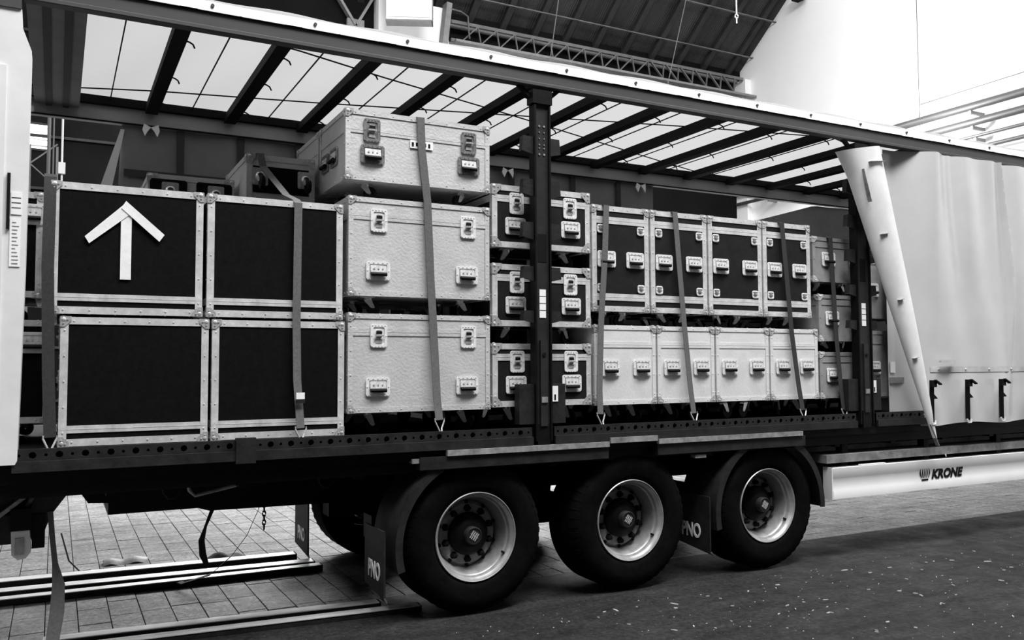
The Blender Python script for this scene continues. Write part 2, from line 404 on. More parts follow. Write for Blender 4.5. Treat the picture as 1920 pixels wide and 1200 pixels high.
# perforated side rail with real holes
def hole_strip(x0, x1, y, z0, z1):
    b = MB(); h = z1-z0; n = int((x1-x0)/h); wd = (x1-x0)/n; zc = (z0+z1)/2
    for i in range(n):
        xa = x0+i*wd; xc = xa+wd/2; r = .019 if i % 2 else .0085
        o = [(xa,z0),(xc,z0),(xa+wd,z0),(xa+wd,zc),(xa+wd,z1),(xc,z1),(xa,z1),(xa,zc)]
        q = [(xc+r*math.cos(math.radians(t)), zc+r*math.sin(math.radians(t))) for t in (225,270,315,0,45,90,135,180)]
        b.poly([(p[0],y,p[1]) for p in o]+[(p[0],y,p[1]) for p in q]+[(p[0],y+.02,p[1]) for p in q],
               [(j,(j+1)%8,8+(j+1)%8,8+j) for j in range(8)]+[(8+j,8+(j+1)%8,16+(j+1)%8,16+j) for j in range(8)])
    return b
for x0, x1 in ((-4.06,-2.915),(-2.80,-.90),(-.72,2.36),(2.62,XF)):
    b = hole_strip(x0, x1, 0, 1.183, 1.244)
    b.box(x0, x1, 0, .02, 1.244, 1.247)
    tp(b, 'perforated_rail', 'dark_steel', None, False)
    tp(MB().box(x0, x1, -.022, .0, 1.125, 1.183), 'rail_lip', 'dark_steel')
tp(MB().box(-4.32, XF, .02, .03, 1.06, 1.24), 'rail_back', 'black_steel')
tp(MB().box(-2.915,-2.80,-.03,.01,1.11,1.26), 'rail_bracket', 'dark_steel')
tp(MB().box(-4.32,XF,.05,.25,.98,1.125), 'outer_beam', 'black_steel')
for x0,x1,m in ((-1.56,-.27,'strip_grey'),(-.26,.17,'strip_grey'),(.18,1.68,'strip_grey')):
    tp(MB().box(x0,x1,-.035,.0,1.085 if x0 != -.26 else 1.11,1.122 if x0 != -.26 else 1.15), 'wear_strip', m)
for x0,x1 in ((-1.75,-.27),(.18,1.72)): tp(MB().box(x0,x1,-.02,.05,1.0,1.083), 'fender_skirt', 'dark_steel')
tp(MB().box(-1.80,-1.62,-.005,.05,1.045,1.075), 'reflector', 'strip_grey'); tp(MB().box(.55,.66,-.005,.05,.955,.98), 'reflector', 'strip_grey')
# chassis: two tapered longitudinal beams, cross members, boxes
for y in (.70, 1.70):
    prof = [(-3.86,1.14),(-3.86,.98),(-3.73,.93),(-3.67,.84),(-3.18,.81),(-2.95,.735),(-1.9,.72),(3.0,.72),(4.5,.8),(XF,.95),(XF,1.14)]
    tp(MB().prism([(p[0],y,p[1]) for p in prof], (0,.12,0)), 'chassis_beam', 'black_steel')
for k in range(18):
    x = -3.6+k*.72; tp(MB().box(x,x+.06,.06,2.44,.96,1.14), 'cross_member', 'black_steel')
tp(MB().box(-3.55,-2.3,.82,1.70,.74,.95), 'spare_box', 'black_steel')
for x in (-1.313,-.028,1.35): tp(MB().tube([(x,.25,.52),(x,2.25,.52)], .07, 12), 'axle', 'black_steel'); 
for x in (-1.313,-.028,1.35):
    tp(MB().box(x-.55,x+.1,.62,.80,.45,.62), 'suspension_arm', 'black_steel'); tp(MB().box(x-.55,x+.1,1.70,1.88,.45,.62), 'suspension_arm', 'black_steel')
    tp(MB().lathe([(.01,.4),(.13,.4),(.14,.6),(.13,.8),(.01,.8)],16,(x+.3,.72,0),'Z'), 'air_spring', 'rubber')
tp(MB().tube([(2.9,.9,.62),(4.6,.9,.62)], .17, 20), 'air_tank', 'black_steel')
tp(MB().box(4.9,6.3,.35,.95,.5,.95), 'support_leg_box', 'black_steel')
# rope hooks / handles under the edge
tp(MB().tube([(-3.15,.28,1.0),(-3.13,.28,.93),(-3.10,.28,.90),(-2.86,.28,.945),(-2.83,.28,.965)], .011, 8), 'tow_hook', 'strip_grey')
for x in (-3.28,-2.33): tp(MB().tube([(x,.3,1.0),(x,.3,.93),(x+.03,.3,.89),(x+.07,.3,.89),(x+.10,.3,.93),(x+.10,.3,1.0)], .006, 6), 'rope_loop', 'dark_steel')
# hanging chain
for k in range(7):
    z = .70-k*.032
    tp(MB().tube([((.012*math.cos(a) if k%2 else 0)-2.49, 1.2+(0 if k%2 else .012*math.cos(a)), z+.022*math.sin(a)) for a in [2*math.pi*j/8 for j in range(8)]], .005, 5, True), 'chain_link', 'ink')

# ---- wheels
tyre_p = [(.300,.06),(.318,.042),(.345,.034),(.40,.026),(.445,.030),(.475,.045),(.492,.055),(.505,.075),(.514,.10)]
yy = .105
while yy < .37:
    tyre_p += [(.516,yy),(.516,yy+.042),(.503,yy+.045),(.503,yy+.055)]; yy += .06
tyre_p += [(.505,.39),(.47,.415),(.40,.425),(.30,.41)]
tb = MB().lathe(tyre_p, 72)
for k in range(48):          # shoulder lugs
    a = 2*math.pi*k/48; c, s_ = math.cos(a), math.sin(a); t = Vector((-s_,0,c)); R = Vector((c,0,s_))
    P = [R*.470+Vector((0,.040,0)), R*.500+Vector((0,.058,0)), R*.519+Vector((0,.10,0))]
    tb.poly([p+t*d for p in P for d in (-.016,.016)]+[R*.46+Vector((0,.06,0))-t*.016, R*.46+Vector((0,.06,0))+t*.016, R*.505+Vector((0,.11,0))-t*.016, R*.505+Vector((0,.11,0))+t*.016],
            [(0,1,3,2),(2,3,5,4),(0,2,8,6),(2,4,8),(1,7,9,3),(3,9,5)])
tyre_me = tb.mesh('wheel','tyre')
rim_me = MB().lathe([(.296,.075),(.300,.055),(.303,.046),(.298,.040),(.292,.044),(.288,.058),(.277,.068),(.272,.078),(.268,.10),(.262,.105),(.256,.125),(.246,.165),(.236,.205),(.228,.23)], 64).mesh('rim','rim_steel')
disc_me = MB().lathe([(.228,.235),(.222,.225),(.207,.207),(.203,.203),(.12,.203)], 48).mesh('wheel_disc','rim_disc')
b = MB().lathe([(.146,.203),(.146,.172),(.140,.163),(.120,.155),(.095,.140),(.078,.13),(.0001,.13)], 40); hub_me = b.mesh('hub','black_steel')
b = MB().lathe([(.060,.135),(.060,.085),(.056,.078),(.050,.078),(.049,.082),(.0001,.082)], 32); cap_me = b.mesh('hub_cap','dark_steel')
b = MB().lathe([(.026,.203),(.026,.193),(.020,.190),(.018,.165),(.0001,.160)], 6); nut_me = b.mesh('wheel_nut','ink',False)
b = MB()
for k in range(10):
    a = 2*math.pi*(k+.5)/10; b.disc((.2165*math.cos(a),0,.2165*math.sin(a)), .014, .205, .212, 10)
vent_me = b.mesh('vent_holes','ink')
b = MB()
for t in (-.022,-.008,.008,.022): b.box(t-.003,t+.003,.078,.083,-.028,.028)
b.box(-.03,.03,.078,.083,-.003,.003); emb_me = b.mesh('emblem','rim_disc')
valve_me = MB().tube([(.22,.10,-.13),(.225,.075,-.135)], .008, 6).mesh('valve','ink')
def wheel(x, side):
    sy = 1 if side == 0 else -1
    o = tl('wheel', tyre_me, (x, 0 if side == 0 else 2.5, .52), (0, random.uniform(0,6), 0) if side else None, (1,sy,1))
    for n, me in (('rim',rim_me),('wheel_disc',disc_me),('hub',hub_me),('hub_cap',cap_me),('vent_holes',vent_me),('emblem',emb_me),('valve',valve_me)):
        q = link(n, me, o)
        if n == 'vent_holes': q['kind'] = 'stuff'
        if n == 'emblem': q.rotation_euler = (0, .6, 0)
    for k in range(10):
        a = 2*math.pi*(k+.5)/10; link('wheel_nut', nut_me, o, (.175*math.cos(a),0,.175*math.sin(a)))
    return o
for x in (-1.313,-.028,1.35): wheel(x,0); wheel(x,1)
# ---- mudguards: curved strips in front of / behind wheels
def guard(cx, cz, r, a0, a1, name='mudguard', y0=.0, y1=.42):
    def fn(u, v):
        a = math.radians(a0+(a1-a0)*u); return (cx+r*math.cos(a), y0+(y1-y0)*v, cz+r*math.sin(a))
    b = MB().grid(fn, 14, 1, (0,0,.012)); 
    def fr(u, v):
        a = math.radians(a0+(a1-a0)*u); q = r-.05*v; return (cx+q*math.cos(a), y0-.004, cz+q*math.sin(a))
    b.grid(fr, 14, 1, (0,.008,0))
    return tp(b, name, 'dark_steel')
guard(-1.313,.50,.60,118,195); guard(1.35,.50,.60,118,192); guard(1.35,.50,.60,-3,62)
for xx in (-1.25,-.65,.0,.65,1.25): pass
tp(MB().box(-1.6,1.65,.03,.42,1.06,1.07), 'mudguard_top', 'black_steel')
# ---- mud flaps with lettering
pno = text_mesh('flap_lettering','PNO',.155,'letter_white',.002,0,.004,.72,1.0)
def flap(x, ya, yb, z0, z1, tx=True):
    b = MB(); b.prism([(x,ya,z0+.03),(x,ya,z1),(x,yb,z1),(x,yb,z0),(x,yb-.05,z0-.02)] if yb < ya else [(x,ya,z0),(x,ya,z1),(x,yb,z1),(x,yb,z0)], (.012,0,0))
    o = tp(b, 'mud_flap', 'dark_steel')
    q = tl('flap_lettering', pno, (x-.003,(ya+yb)/2+(.03 if x > 0 else -.01),z0+.14), (math.pi/2,0,-math.pi/2)); 
    q.parent = o; q.matrix_parent_inverse = Matrix.Identity(4)
    return o
flap(-1.985,.40,.015,.20,.62); flap(.70,.40,.015,.21,.64); flap(-1.95,2.47,2.03,.09,.56)
# ---- side guard
G0 = 2.06
def gprof(x): return [(x,.0,.52),(x,.0,.585),(x,.006,.60),(x,.006,.70),(x,.0,.715),(x,.0,.785),(x,.10,.785),(x,.10,.52)]
tp(MB().prism(gprof(G0), (XF-2.6-G0,0,0)), 'side_guard', 'guard_white')
tp(MB().box(G0-.012,G0-.001,.003,.10,.515,.79), 'guard_end_cap', 'guard_white')
tp(MB().box(2.02,6.7,.03,.34,.825,.895), 'guard_shelf', 'plank_grey'); tp(MB().box(2.02,6.7,.30,.345,.896,.94), 'shelf_upstand', 'plank_grey')
for x in (2.3,3.4,4.5,5.6): tp(MB().box(x,x+.07,.11,.18,.52,1.0), 'guard_bracket', 'black_steel')
tp(MB().box(2.42,2.74,.01,.04,.787,.797), 'guard_clip', 'guard_white')
kr = text_mesh('maker_lettering','KRONE',.112,'ink',.0015,.28,.005,1.14,1.02)
sg = [o for o in T.children if o.name.startswith('side_guard')][0]
link('maker_lettering', kr, sg, (3.565,.003,.652), (math.pi/2,0,0))
b = MB()      # crown emblem: five leaning strokes above a bar
for t in (-2,-1,0,1,2):
    pts = []
    for k in range(7):
        v = k/6; hw = .012*math.sin(math.pi*min(1,v*.9+.08))+.002
        cx = t*.021*(1+.55*math.sin(math.pi*v*.8)); pts.append((cx, v*.085, hw*.62))
    b.poly([(p[0]-p[2],-.0,p[1]) for p in pts]+[(p[0]+p[2],-.0,p[1]) for p in pts]+[(p[0]-p[2],-.003,p[1]) for p in pts]+[(p[0]+p[2],-.003,p[1]) for p in pts],
           [(14+i,21+i,22+i,15+i) for i in range(6)])
b.box(-.045,.045,-.003,0,-.024,-.010)
q = link('crown_emblem', b.mesh('crown_emblem','ink',False), sg, (3.255,.003,.628))
# ---- rear: corner pillar, lamp bracket
b = MB()
pts = [(-4.32,1.17),(-4.045,1.17),(-4.035,1.19),(-4.02,2.2),(-4.015,3.40),(-4.06,3.52),(-4.065,3.62),(-4.32,3.62)]
b.prism([(p[0],-.03,p[1]) for p in pts], (0,.16,0)); pil = tp(b, 'corner_pillar', 'pillar_white')
tp(MB().box(-4.32,-4.068,-.04,.14,3.62,3.92), 'pillar_cap', 'rail_grey')
tp(MB().box(-4.32,-4.13,-.045,-.031,1.5,3.3), 'door_edge', 'pillar_white')
tp(MB().box(-4.113,-4.098,-.045,-.031,2.42,2.72), 'door_lever', 'ink')
for z0,z1,x in ((2.50,2.62,-4.065),(2.22,2.48,-4.068)):
    s = tp(MB().box(x-.028,x+.022,-.034,-.031,z0,z1), 'sticker', 'paper')
for k in range(3): tp(MB().box(-4.09,-4.047,-.0355,-.0342,2.535+k*.027,2.538+k*.027), 'sticker_line', 'ink')
for k in range(12): tp(MB().box(-4.085,-4.085+random.uniform(.015,.033),-.0355,-.0342,2.235+k*.02,2.239+k*.02), 'sticker_line', 'strip_grey')
tp(MB().box(-4.32,-4.03,.25,2.30,1.0,1.15), 'rear_sill', 'black_steel')
tp(MB().prism([(-4.3,.34,1.05),(-3.97,.34,1.05),(-3.78,.34,.965),(-3.87,.34,.84),(-3.92,.34,.70),(-3.96,.34,.68),(-3.99,.34,.80),(-4.12,.34,.86)], (0,.03,0)), 'bumper_bracket', 'post_steel')
tp(MB().bar((-4.02,.325,.86),(-3.92,.325,1.02),.012,.02), 'bracket_rib', 'plank_grey')
tp(MB().bar((-4.5,.30,.56),(-3.98,.30,.98),.02,.10,(0,1,0)), 'bumper_stay', 'strip_grey')
tp(MB().box(-4.45,-4.05,.30,2.2,.70,.86), 'underrun_bar', 'dark_steel')
lp = tp(MB().prism([(-4.065,.24,.78),(-3.975,.24,.78),(-3.965,.24,.66),(-3.99,.24,.625),(-4.03,.24,.62),(-4.06,.24,.65)], (0,.09,0)), 'marker_lamp', 'lamp_lens')
MB().box(-4.045,-4.0,.232,.239,.65,.74).build('lens','strip_grey',lp)
tp(MB().box(-4.07,-3.97,.23,.34,.78,.90), 'lamp_holder', 'ink')
tp(MB().box(-3.965,-3.90,.33,.45,.66,.85), 'buffer', 'rubber')
# ---- roof: near rail with bright tarp edge, far rail, bows, tarp
prof = [(.0,3.69),(-.006,3.695),(-.006,3.715),(.0,3.72),(.0,3.80),(.03,3.805),(.06,3.80),(.06,3.69)]
tp(MB().prism([(XR+.26,p[0],p[1]) for p in prof], (XF-XR-.26,0,0)), 'roof_rail', 'rail_grey')
def edge(u, v):
    x = XR+.26+(XF-XR-.26)*u; a = v*math.radians(95); r = .086+.004*math.sin(x*5)*math.sin(x*1.7)*math.sin(a)
    return (x, .072-r*math.cos(a)*1.0, 3.806+r*math.sin(a))
tp(MB().grid(edge, 260, 6), 'tarp_edge', 'roof_white')
tp(MB().box(XR+.26,XF,-.008,.02,3.797,3.8055), 'edge_shade_strip', 'ink')  # dark strip standing in for the shade line under the tarp edge
for k in range(22):
    x = -3.7+k*.62; tp(MB().disc((x,-.012,3.84), .012, -.008, .006, 8), 'edge_stud', 'rail_grey')
tp(MB().prism([(XR,2.44,3.70),(XR,2.50,3.70),(XR,2.50,3.885),(XR,2.44,3.885)], (XF-XR,0,0)), 'far_roof_rail', 'far_rail')
tp(MB().box(XR,XF,2.38,2.44,3.835,3.90), 'far_roof_gasket', 'ink')
tp(MB().box(XR,XF,2.425,2.44,3.70,3.712), 'far_rail_lip', 'ink')
def sag(x, y):
    s = ((x+3.2+.315) % .63)/.63; return -.012*math.sin(math.pi*s)
def tarp(u, v): x = -3.74+(XF+3.74)*u; y = .05+2.42*v; return (x, y, 3.905+.006*math.sin(x*9+y*3))
tp(MB().grid(tarp, 180, 12), 'roof_tarp', 'tarp_roof')
tp(MB().box(-4.06,-3.74,.06,2.42,3.79,3.82), 'rear_roof_panel', 'rear_panel')
for x in (-3.98,-3.86): tp(MB().box(x,x+.045,.06,2.42,3.775,3.79), 'panel_rib', 'dark_steel')
bow_x = [-3.2+.632*k for k in range(19)]
for k, x in enumerate(bow_x):
    tp(MB().box(x-.048,x+.048,.07,2.40,3.80,3.865), 'roof_bow', 'ink')
    for y in (.55,1.25,1.95):
        y += random.uniform(-.12,.12); s = random.choice((-1,1))
        tp(MB().tube([(x+.045,y,3.805),(x+.065,y,3.80),(x+.085,y-.01,3.785),(x+.095,y-.015,3.76)], .006, 5), 'bow_hook', 'ink')
    tp(MB().box(x-.32,x-.312,.07,2.40,3.872,3.88), 'roof_cord', 'ink')
def diag(pts): tp(MB().tube(pts, .006, 5), 'brace_wire', 'ink')
diag([(-3.74,2.11,3.862),(-3.22,1.93,3.86),(-1.98,1.64,3.858),(-.67,1.31,3.862),(1.16,.83,3.86),(2.7,.48,3.86)])
diag([(-2.99,.41,3.862),(-2.43,.54,3.86),(-1.71,.80,3.858),(-.39,1.24,3.862),(1.74,1.98,3.86),(2.7,2.3,3.86)])
diag([(2.7,.48,3.86),(6,1.6,3.86),(9,2.3,3.86)])
# ---- posts
def post(xc, hw, main=True):
    p = tp(MB().box(xc-hw+.012,xc+hw-.012,.0,.06,1.15,3.66), 'stanchion_post', 'post_steel')
    q = lambda b, n, m: b.build(n, m, p)
    for s in (-1,1): q(MB().box(xc+s*(hw-.006)-.007,xc+s*(hw-.006)+.007,-.018,.062,1.15,3.55), 'post_flange', 'black_steel')
    for z0,z1 in ((3.19,3.32),(2.885,3.01),(2.575,2.70),(2.28,2.385),(1.98,2.07)):
        for s in (-1,1):
            b = MB(); xa = xc+s*(hw+.002); b.prism([(xa,.0,z0),(xa+s*.085,.0,z0+.02),(xa+s*.075,-.0,z1),(xa,.0,z1)], (0,.012,0)); b.prism([(xa+s*.085,.0,z0+.02),(xa+s*.075,-.0,z1),(xa+s*.075,.05,z1),(xa+s*.085,.05,z0+.02)], (s*.006,0,0))
            q(b, 'slat_pocket', 'dark_steel')
    for s in (-1,1): q(MB().box(xc+s*(hw+.062)-.06,xc+s*(hw+.062)+.06,.005,.075,1.27,1.55), 'foot_plate', 'dark_steel')
    q(MB().box(xc-.028,xc+.028,-.02,-.001,1.255,1.86), 'locking_bar', 'post_steel')
    q(MB().box(xc-.024,xc+.024,-.028,-.021,1.42,1.46), 'lock_catch', 'strip_grey')
    q(MB().disc((xc,-.022,1.76), .014, -.004, .002, 10), 'lock_bolt', 'ink')
    q(MB().box(xc-.035,xc+.035,-.003,-.0005,2.42,2.62), 'post_slot', 'ink')
    q(MB().box(xc-.05,xc+.05,-.012,.05,1.12,1.27), 'post_foot', 'black_steel')
    st = q(MB().box(xc-.026,xc+.026,-.004,-.001,2.02,2.222), 'sticker', 'paper')
    for k in range(3): q(MB().box(xc-.026,xc+.026,-.0052,-.0042,2.072+k*.05,2.075+k*.05), 'sticker_line', 'ink')
    q(MB().box(xc+hw+.012,xc+hw+.058,.0,.0045,1.425,1.535), 'rating_plate', 'paper')
    q(MB().box(xc+hw+.026,xc+hw+.040,-.001,-.0002,1.435,1.475), 'plate_mark', 'ink')
    for k in range(6):
        for s in (-1,1): q(MB().disc((xc+s*.02,-.001,3.40-.045*k+(.02 if k>3 else 0)), .008 if k in (0,5) else .005, -.004, .002, 8), 'post_bolt', 'strip_grey')
    for s in (-1,1): q(MB().bar((xc+s*.03,.04,3.58),(xc+s*.17,.04,3.70),.03,.03), 'head_strut', 'black_steel')
    q(MB().box(xc-.08,xc+.08,-.02,.07,3.56,3.66), 'post_head', 'black_steel')
    return p
post(-.81, .066); post(2.49, .085)
# ---- far side curtain with belts
def fc(u, v):
    x = -3.42+5.50*u-.09*(1-v)*(1-u); return (x, 2.49+.012*math.sin(x*6)+.008*math.sin(x*17+v*5), 1.2+2.53*v)
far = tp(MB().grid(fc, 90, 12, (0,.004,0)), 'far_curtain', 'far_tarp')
for x in (-2.96,-2.46,-1.95,-1.4,-.85,-.3,.25,.99,1.58):
    MB().box(x-.03,x+.03,2.455,2.462,1.3,3.70).build('curtain_belt','belt_dark',far)
MB().box(-3.40,2.05,2.450,2.454,3.27,3.33).build('hem_band','belt_dark',far)
MB().prism([(-3.43,2.46,3.66),(-3.40,2.46,3.66),(-3.49,2.46,3.15),(-3.58,2.46,3.15)],(0,-.004,0)).build('hem_edge','curtain_light',far)
def tuft(x, z, s):
    b = MB()
    for q in (-1,1): b.prism([(x,2.41,z-.03*s),(x+q*.07*s,2.40,z),(x+q*.085*s,2.41,z-.06*s),(x+q*.06*s,2.39,z-.13*s),(x+q*.03*s,2.40,z-.07*s)],(0,.012,0))
    b.build('tied_tarp','paper',far)
def fc2(u, v):
    x = 3.0+6.2*u; top = 3.26+.43*min(1,u*6.2/1.6); return (x, 2.47+.010*math.sin(x*7), 1.2+(top-1.2)*v)
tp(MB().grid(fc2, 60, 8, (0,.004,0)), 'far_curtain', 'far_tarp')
tuft(-3.2,3.715,.8); tuft(.18,3.70,.8); tuft(1.85,3.70,.8)
tp(MB().box(XF-.06,XF,.02,2.48,1.2,3.9), 'front_bulkhead', 'far_tarp')
# ---- near curtain, pushed forward
CX0 = 2.93
def mc(u, v):
    x = CX0+(XF-CX0)*u; z = 1.115+2.57*v
    t = max(0,min(1,(x-3.0)/.5)); t = t*t*(3-2*t); y = .105*(1-t)-.045*t
    w = .022*math.sin(x*7.3+.5*math.sin(v*4))*(.4+.6*v)+.022*math.sin(x*15.1+v*2.5)*v*v+.012*math.sin(x*11+6*v)*(1-v)
    fold = -.06*math.exp(-((x-4.45-.13*math.sin(v*3.2))/.035)**2)*min(1,v*1.6)-.045*math.exp(-((x-2.95-.45*(1-v))/.03)**2)*v**2-.03*math.exp(-((x-3.75-.05*math.sin(v*5))/.03)**2)*max(0,v-.45)
    pinch = .03*math.exp(-((v-.06)/.08)**2)*(.5+.5*math.cos((x-3.755)*2*math.pi/.515))
    return (x, y+w*t+fold*t-pinch*.6*t, z-.012*math.sin(x*6.1)*(1-v))
cur = tp(MB().grid(mc, 330, 44, (0,.004,0)), 'side_curtain', 'curtain')
# folded-back leading edge: a flattened cone of tarp, broad at the top, pinched at the bottom
def flapcone(u, v):
    z = 3.60-2.60*v
    xl = 2.08+1.17*(v**.92)-.03*math.sin(v*math.pi); xr = 2.60+.70*v+.03*math.sin(v*math.pi)
    xr = max(xr, xl+.03); cx = (xl+xr)/2; hw = (xr-xl)/2
    a = 2*math.pi*u; d = .10*(1-v)+.018
    wob = 1+.05*math.sin(3*a+v*9)
    top = .05*max(0,(1-v*9))*(-math.cos(a)-.6)
    return (cx-hw*math.cos(a), -.095+.0-d*math.sin(a)*wob*(1 if math.sin(a) > 0 else .5), z-.04*math.cos(a)*0+top)
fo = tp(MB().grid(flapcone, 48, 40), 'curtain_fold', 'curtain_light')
MB().poly([flapcone(i/48,0) for i in range(48)], [tuple(range(48))]).build('fold_end','curtain_inner',fo)
for v, s in ((.30,.05),(.52,.03),(.72,.03)):
    p = Vector(flapcone(.18,v)); MB().bar(p+Vector((-.03,-.004,0)), p+Vector((s,-.012,.012)), .004, .022, (0,1,0)).build('tape_patch','strip_grey',fo)
p = Vector(flapcone(.25,.055)); MB().bar(p+Vector((-.04,-.004,.0)),p+Vector((.17,.012,.03)),.004,.04,(0,1,0)).build('tape_patch','strip_grey',fo)
p = Vector(flapcone(.15,.09)); MB().bar(p+Vector((.0,-.006,.02)),p+Vector((.09,-.006,-.26)),.004,.04,(0,1,0)).build('tape_patch','strip_grey',fo)
tp(MB().bar((3.20,-.10,1.13),(3.31,-.10,.93),.008,.035,(0,1,0)), 'hanging_belt', 'plank_grey')
# inner strip with belt, left of the fold
MB().bar((2.935,.096,1.53),(3.12,.086,1.53),.006,.055,(0,0,1)).build('curtain_belt','plank_grey',cur)
MB().box(2.945,3.01,.094,.099,1.60,1.70).build('sticker','paper',cur)
# hem band with studs and buckled straps
b = MB()
def hem(u, v):
    x = 3.35+(XF-3.35)*u; z = 1.60+.055*v; p = mc((x-CX0)/(XF-CX0), (z-1.115)/2.57); return (x, p[1]-.004, z)
MB().grid(hem, 120, 1).build('hem_band','curtain_inner',cur)
for k in range(12):
    x = 3.45+k*.36; p = hem((x-3.35)/(XF-3.35), .5); MB().sphere((x,p[1]-.002,1.627),.009,8,5).build('stud','alu',cur)
for k in range(9):
    x = 3.245+k*.515
    s = MB().bar((x,-.105,1.53),(x-.01,-.105,1.15),.006,.045,(0,1,0)); s.prism([(x-.005,-.108,1.42),(x+.065,-.112,1.36),(x-.005,-.108,1.355)],(0,-.006,0))
    s = s.build('buckle_strap','ink',cur)
    MB().box(x-.028,x+.032,-.135,-.108,1.465,1.53).build('buckle','black_steel',s)
    MB().bar((x,-.14,1.53),(x+.065,-.15,1.49),.012,.03,(0,1,0)).build('buckle_lever','ink',s)
    MB().tube([(x-.03,-.11,1.16),(x-.02,-.115,1.125),(x+.02,-.115,1.125),(x+.03,-.11,1.16)],.009,6).build('hook','alu',s)
MB().box(3.42,3.62,-.085,-.06,1.69,1.71).build('pull_grip','curtain_inner',cur)

# ================================================================== FLIGHT CASES
CACHE = {}
def cached(key, fn):
    if key not in CACHE: CACHE[key] = fn()
    return CACHE[key]
def rrect(w, h, r, n=3):
    P = []
    for cx, cz, a0 in ((w/2-r,h/2-r,0),(-w/2+r,h/2-r,90),(-w/2+r,-h/2+r,180),(w/2-r,-h/2+r,270)):
        for k in range(n+1):
            a = math.radians(a0+90*k/n); P.append((cx+r*math.cos(a), cz+r*math.sin(a)))
    return P
def dish(w, h, iw, ih, m, name):
    def mk():
        o = rrect(w,h,.018); i = rrect(iw,ih,.010); n = len(o); b = MB()
        b.poly([(p[0],0,p[1]) for p in o]+[(p[0],-.006,p[1]) for p in o]+[(p[0],-.006,p[1]) for p in i]+[(p[0],-.0015,p[1]) for p in i],
               [(k,(k+1)%n,n+(k+1)%n,n+k) for k in range(n)]+[(n+k,n+(k+1)%n,2*n+(k+1)%n,2*n+k) for k in range(n)]+[(2*n+k,2*n+(k+1)%n,3*n+(k+1)%n,3*n+k) for k in range(n)]+[tuple(range(3*n,4*n))])
        for k in range(5):
            for z in (h/2-.009,-h/2+.009): b.disc(((k-2)*w*.19,0,z),.0042,-.0085,-.005,6)
        for s in (-1,1): b.disc((s*(w/2-.009),0,0),.0042,-.0085,-.005,6)
        return b.mesh(name, m)
    return cached(('dish',w,h,iw,ih,m,name), mk)
def add_handle(c, x, y, z, rz=0., w=.165, h=.125, m='dish_alu'):
    o = link('handle', dish(w,h,w*.74,h*.70,m,'handle'), c, (x,y,z), (0,0,rz))
    def pl():
        b = MB(); a = w*.33; t = h*.28
        b.prism([(-a,-.002,t),(-a,-.008,t),(-a,-.016,-t*.45),(-a,-.010,-t*.45)], (2*a,0,0))
        for k in (-1,0,1): b.disc((k*a*.55,0,t*.40),.006,-.016,-.008,8)
        return b.mesh('grip_plate', 'plate_zinc')
    link('grip_plate', cached(('gp',w,h), pl), o)
    link('grip', cached(('gr',w,h), lambda: MB().tube([(-w*.33,-.020,-h*.19),(w*.33,-.020,-h*.19)], .013, 8).mesh('grip','rubber')), o)
    return o
def add_latch(c, x, y, z, rz=0., w=.115, h=.155, m='dish_alu'):
    o = link('latch', dish(w,h,w*.66,h*.72,m,'latch'), c, (x,y,z), (0,0,rz))
    def key():
        b = MB(); b.disc((0,0,0),.020,-.012,-.001,14); b.prism([(-.028,-.012,.006),(-.030,-.012,-.006),(0,-.012,-.004),(.030,-.012,-.006),(.028,-.012,.006),(0,-.012,.004)],(0,-.008,0)); b.box(-.016,.016,-.010,-.001,.024,.038); b.box(-.022,.022,-.007,-.001,-.048,-.022)
        return b.mesh('twist_key','zinc')
    link('twist_key', cached('key', key), o); 
    link('keeper', cached('keeper', lambda: MB().box(-.02,.02,-.013,-.010,.010,.030).mesh('keeper','ink')), o)
    return o
def add_caster(c, x, y, z, h, rz, cup=False):
    def fork():
        b = MB(); b.box(-.05,.05,-.045,.045,-.006,0); b.lathe([(.028,-.006),(.026,-.022),(.020,-.026)],14,(0,0,0),'Z')
        for s in (-1,1): b.prism([(-.026,s*.019,-.022),(.026,s*.019,-.022),(.046,s*.019,-h*.60),(.034,s*.019,-h*.66),(.016,s*.019,-h*.60)],(0,s*.003,0))
        b.tube([(.034,-.026,-h*.60),(.034,.026,-h*.60)],.006,6)
        return b.mesh('caster','zinc')
    o = link('caster', cached(('fork',h), fork), c, (x,y,z), (0,0,rz))
    r = h*.40
    link('caster_wheel', cached(('cw',h), lambda: MB().lathe([(.012,-.015),(r-.006,-.016),(r,-.010),(r,.010),(r-.006,.016),(.012,.015)],20).mesh('caster_wheel','rubber')), o, (.034,0,-h+r))
    return o
def trim_mesh(L, t, m, th=.003):
    # L-profile along local X from 0..L; outer corner at origin, legs along +Y and +Z
    def mk():
        b = MB(); b.box(0,L,-th,t,-th,0); b.box(0,L,-th,0,0,t)
        n = max(2,int(L/.13))
        for k in range(n):
            x = L*(k+.5)/n
            b.lathe([(.005,-th),(.004,-th-.0025),(.0001,-th-.003)],6,(x,0,t*.5),'Y'); b.lathe([(.005,-th),(.004,-th-.0025),(.0001,-th-.003)],6,(x,t*.5,0),'Z')
        return b.mesh('edge_trim', m)
    return cached(('trim',round(L,3),t,m), mk)
def corner_mesh(s, m):
    def mk():
        b = MB(); th = .006; e = -.0045
        pts = [(-.004,-.004),(s,-.004),(s,s*.35),(s*.35,s),(-.004,s)]
        b.prism([(p[0],e,p[1]) for p in pts],(0,e*.5,0)); b.prism([(e,p[0],p[1]) for p in pts],(e*.5,0,0)); b.prism([(p[0],p[1],e) for p in pts],(0,0,e*.5))
        b.sphere((.0125,.0125,.0125),.0235,12,8)
        for q in ((s*.62,-.006,s*.22),(s*.22,-.006,s*.62)): b.lathe([(.005,-.001),(.004,-.005),(.0001,-.0055)],6,q,'Y')
        return b.mesh('ball_corner', m)
    return cached(('corner',s,m), mk)
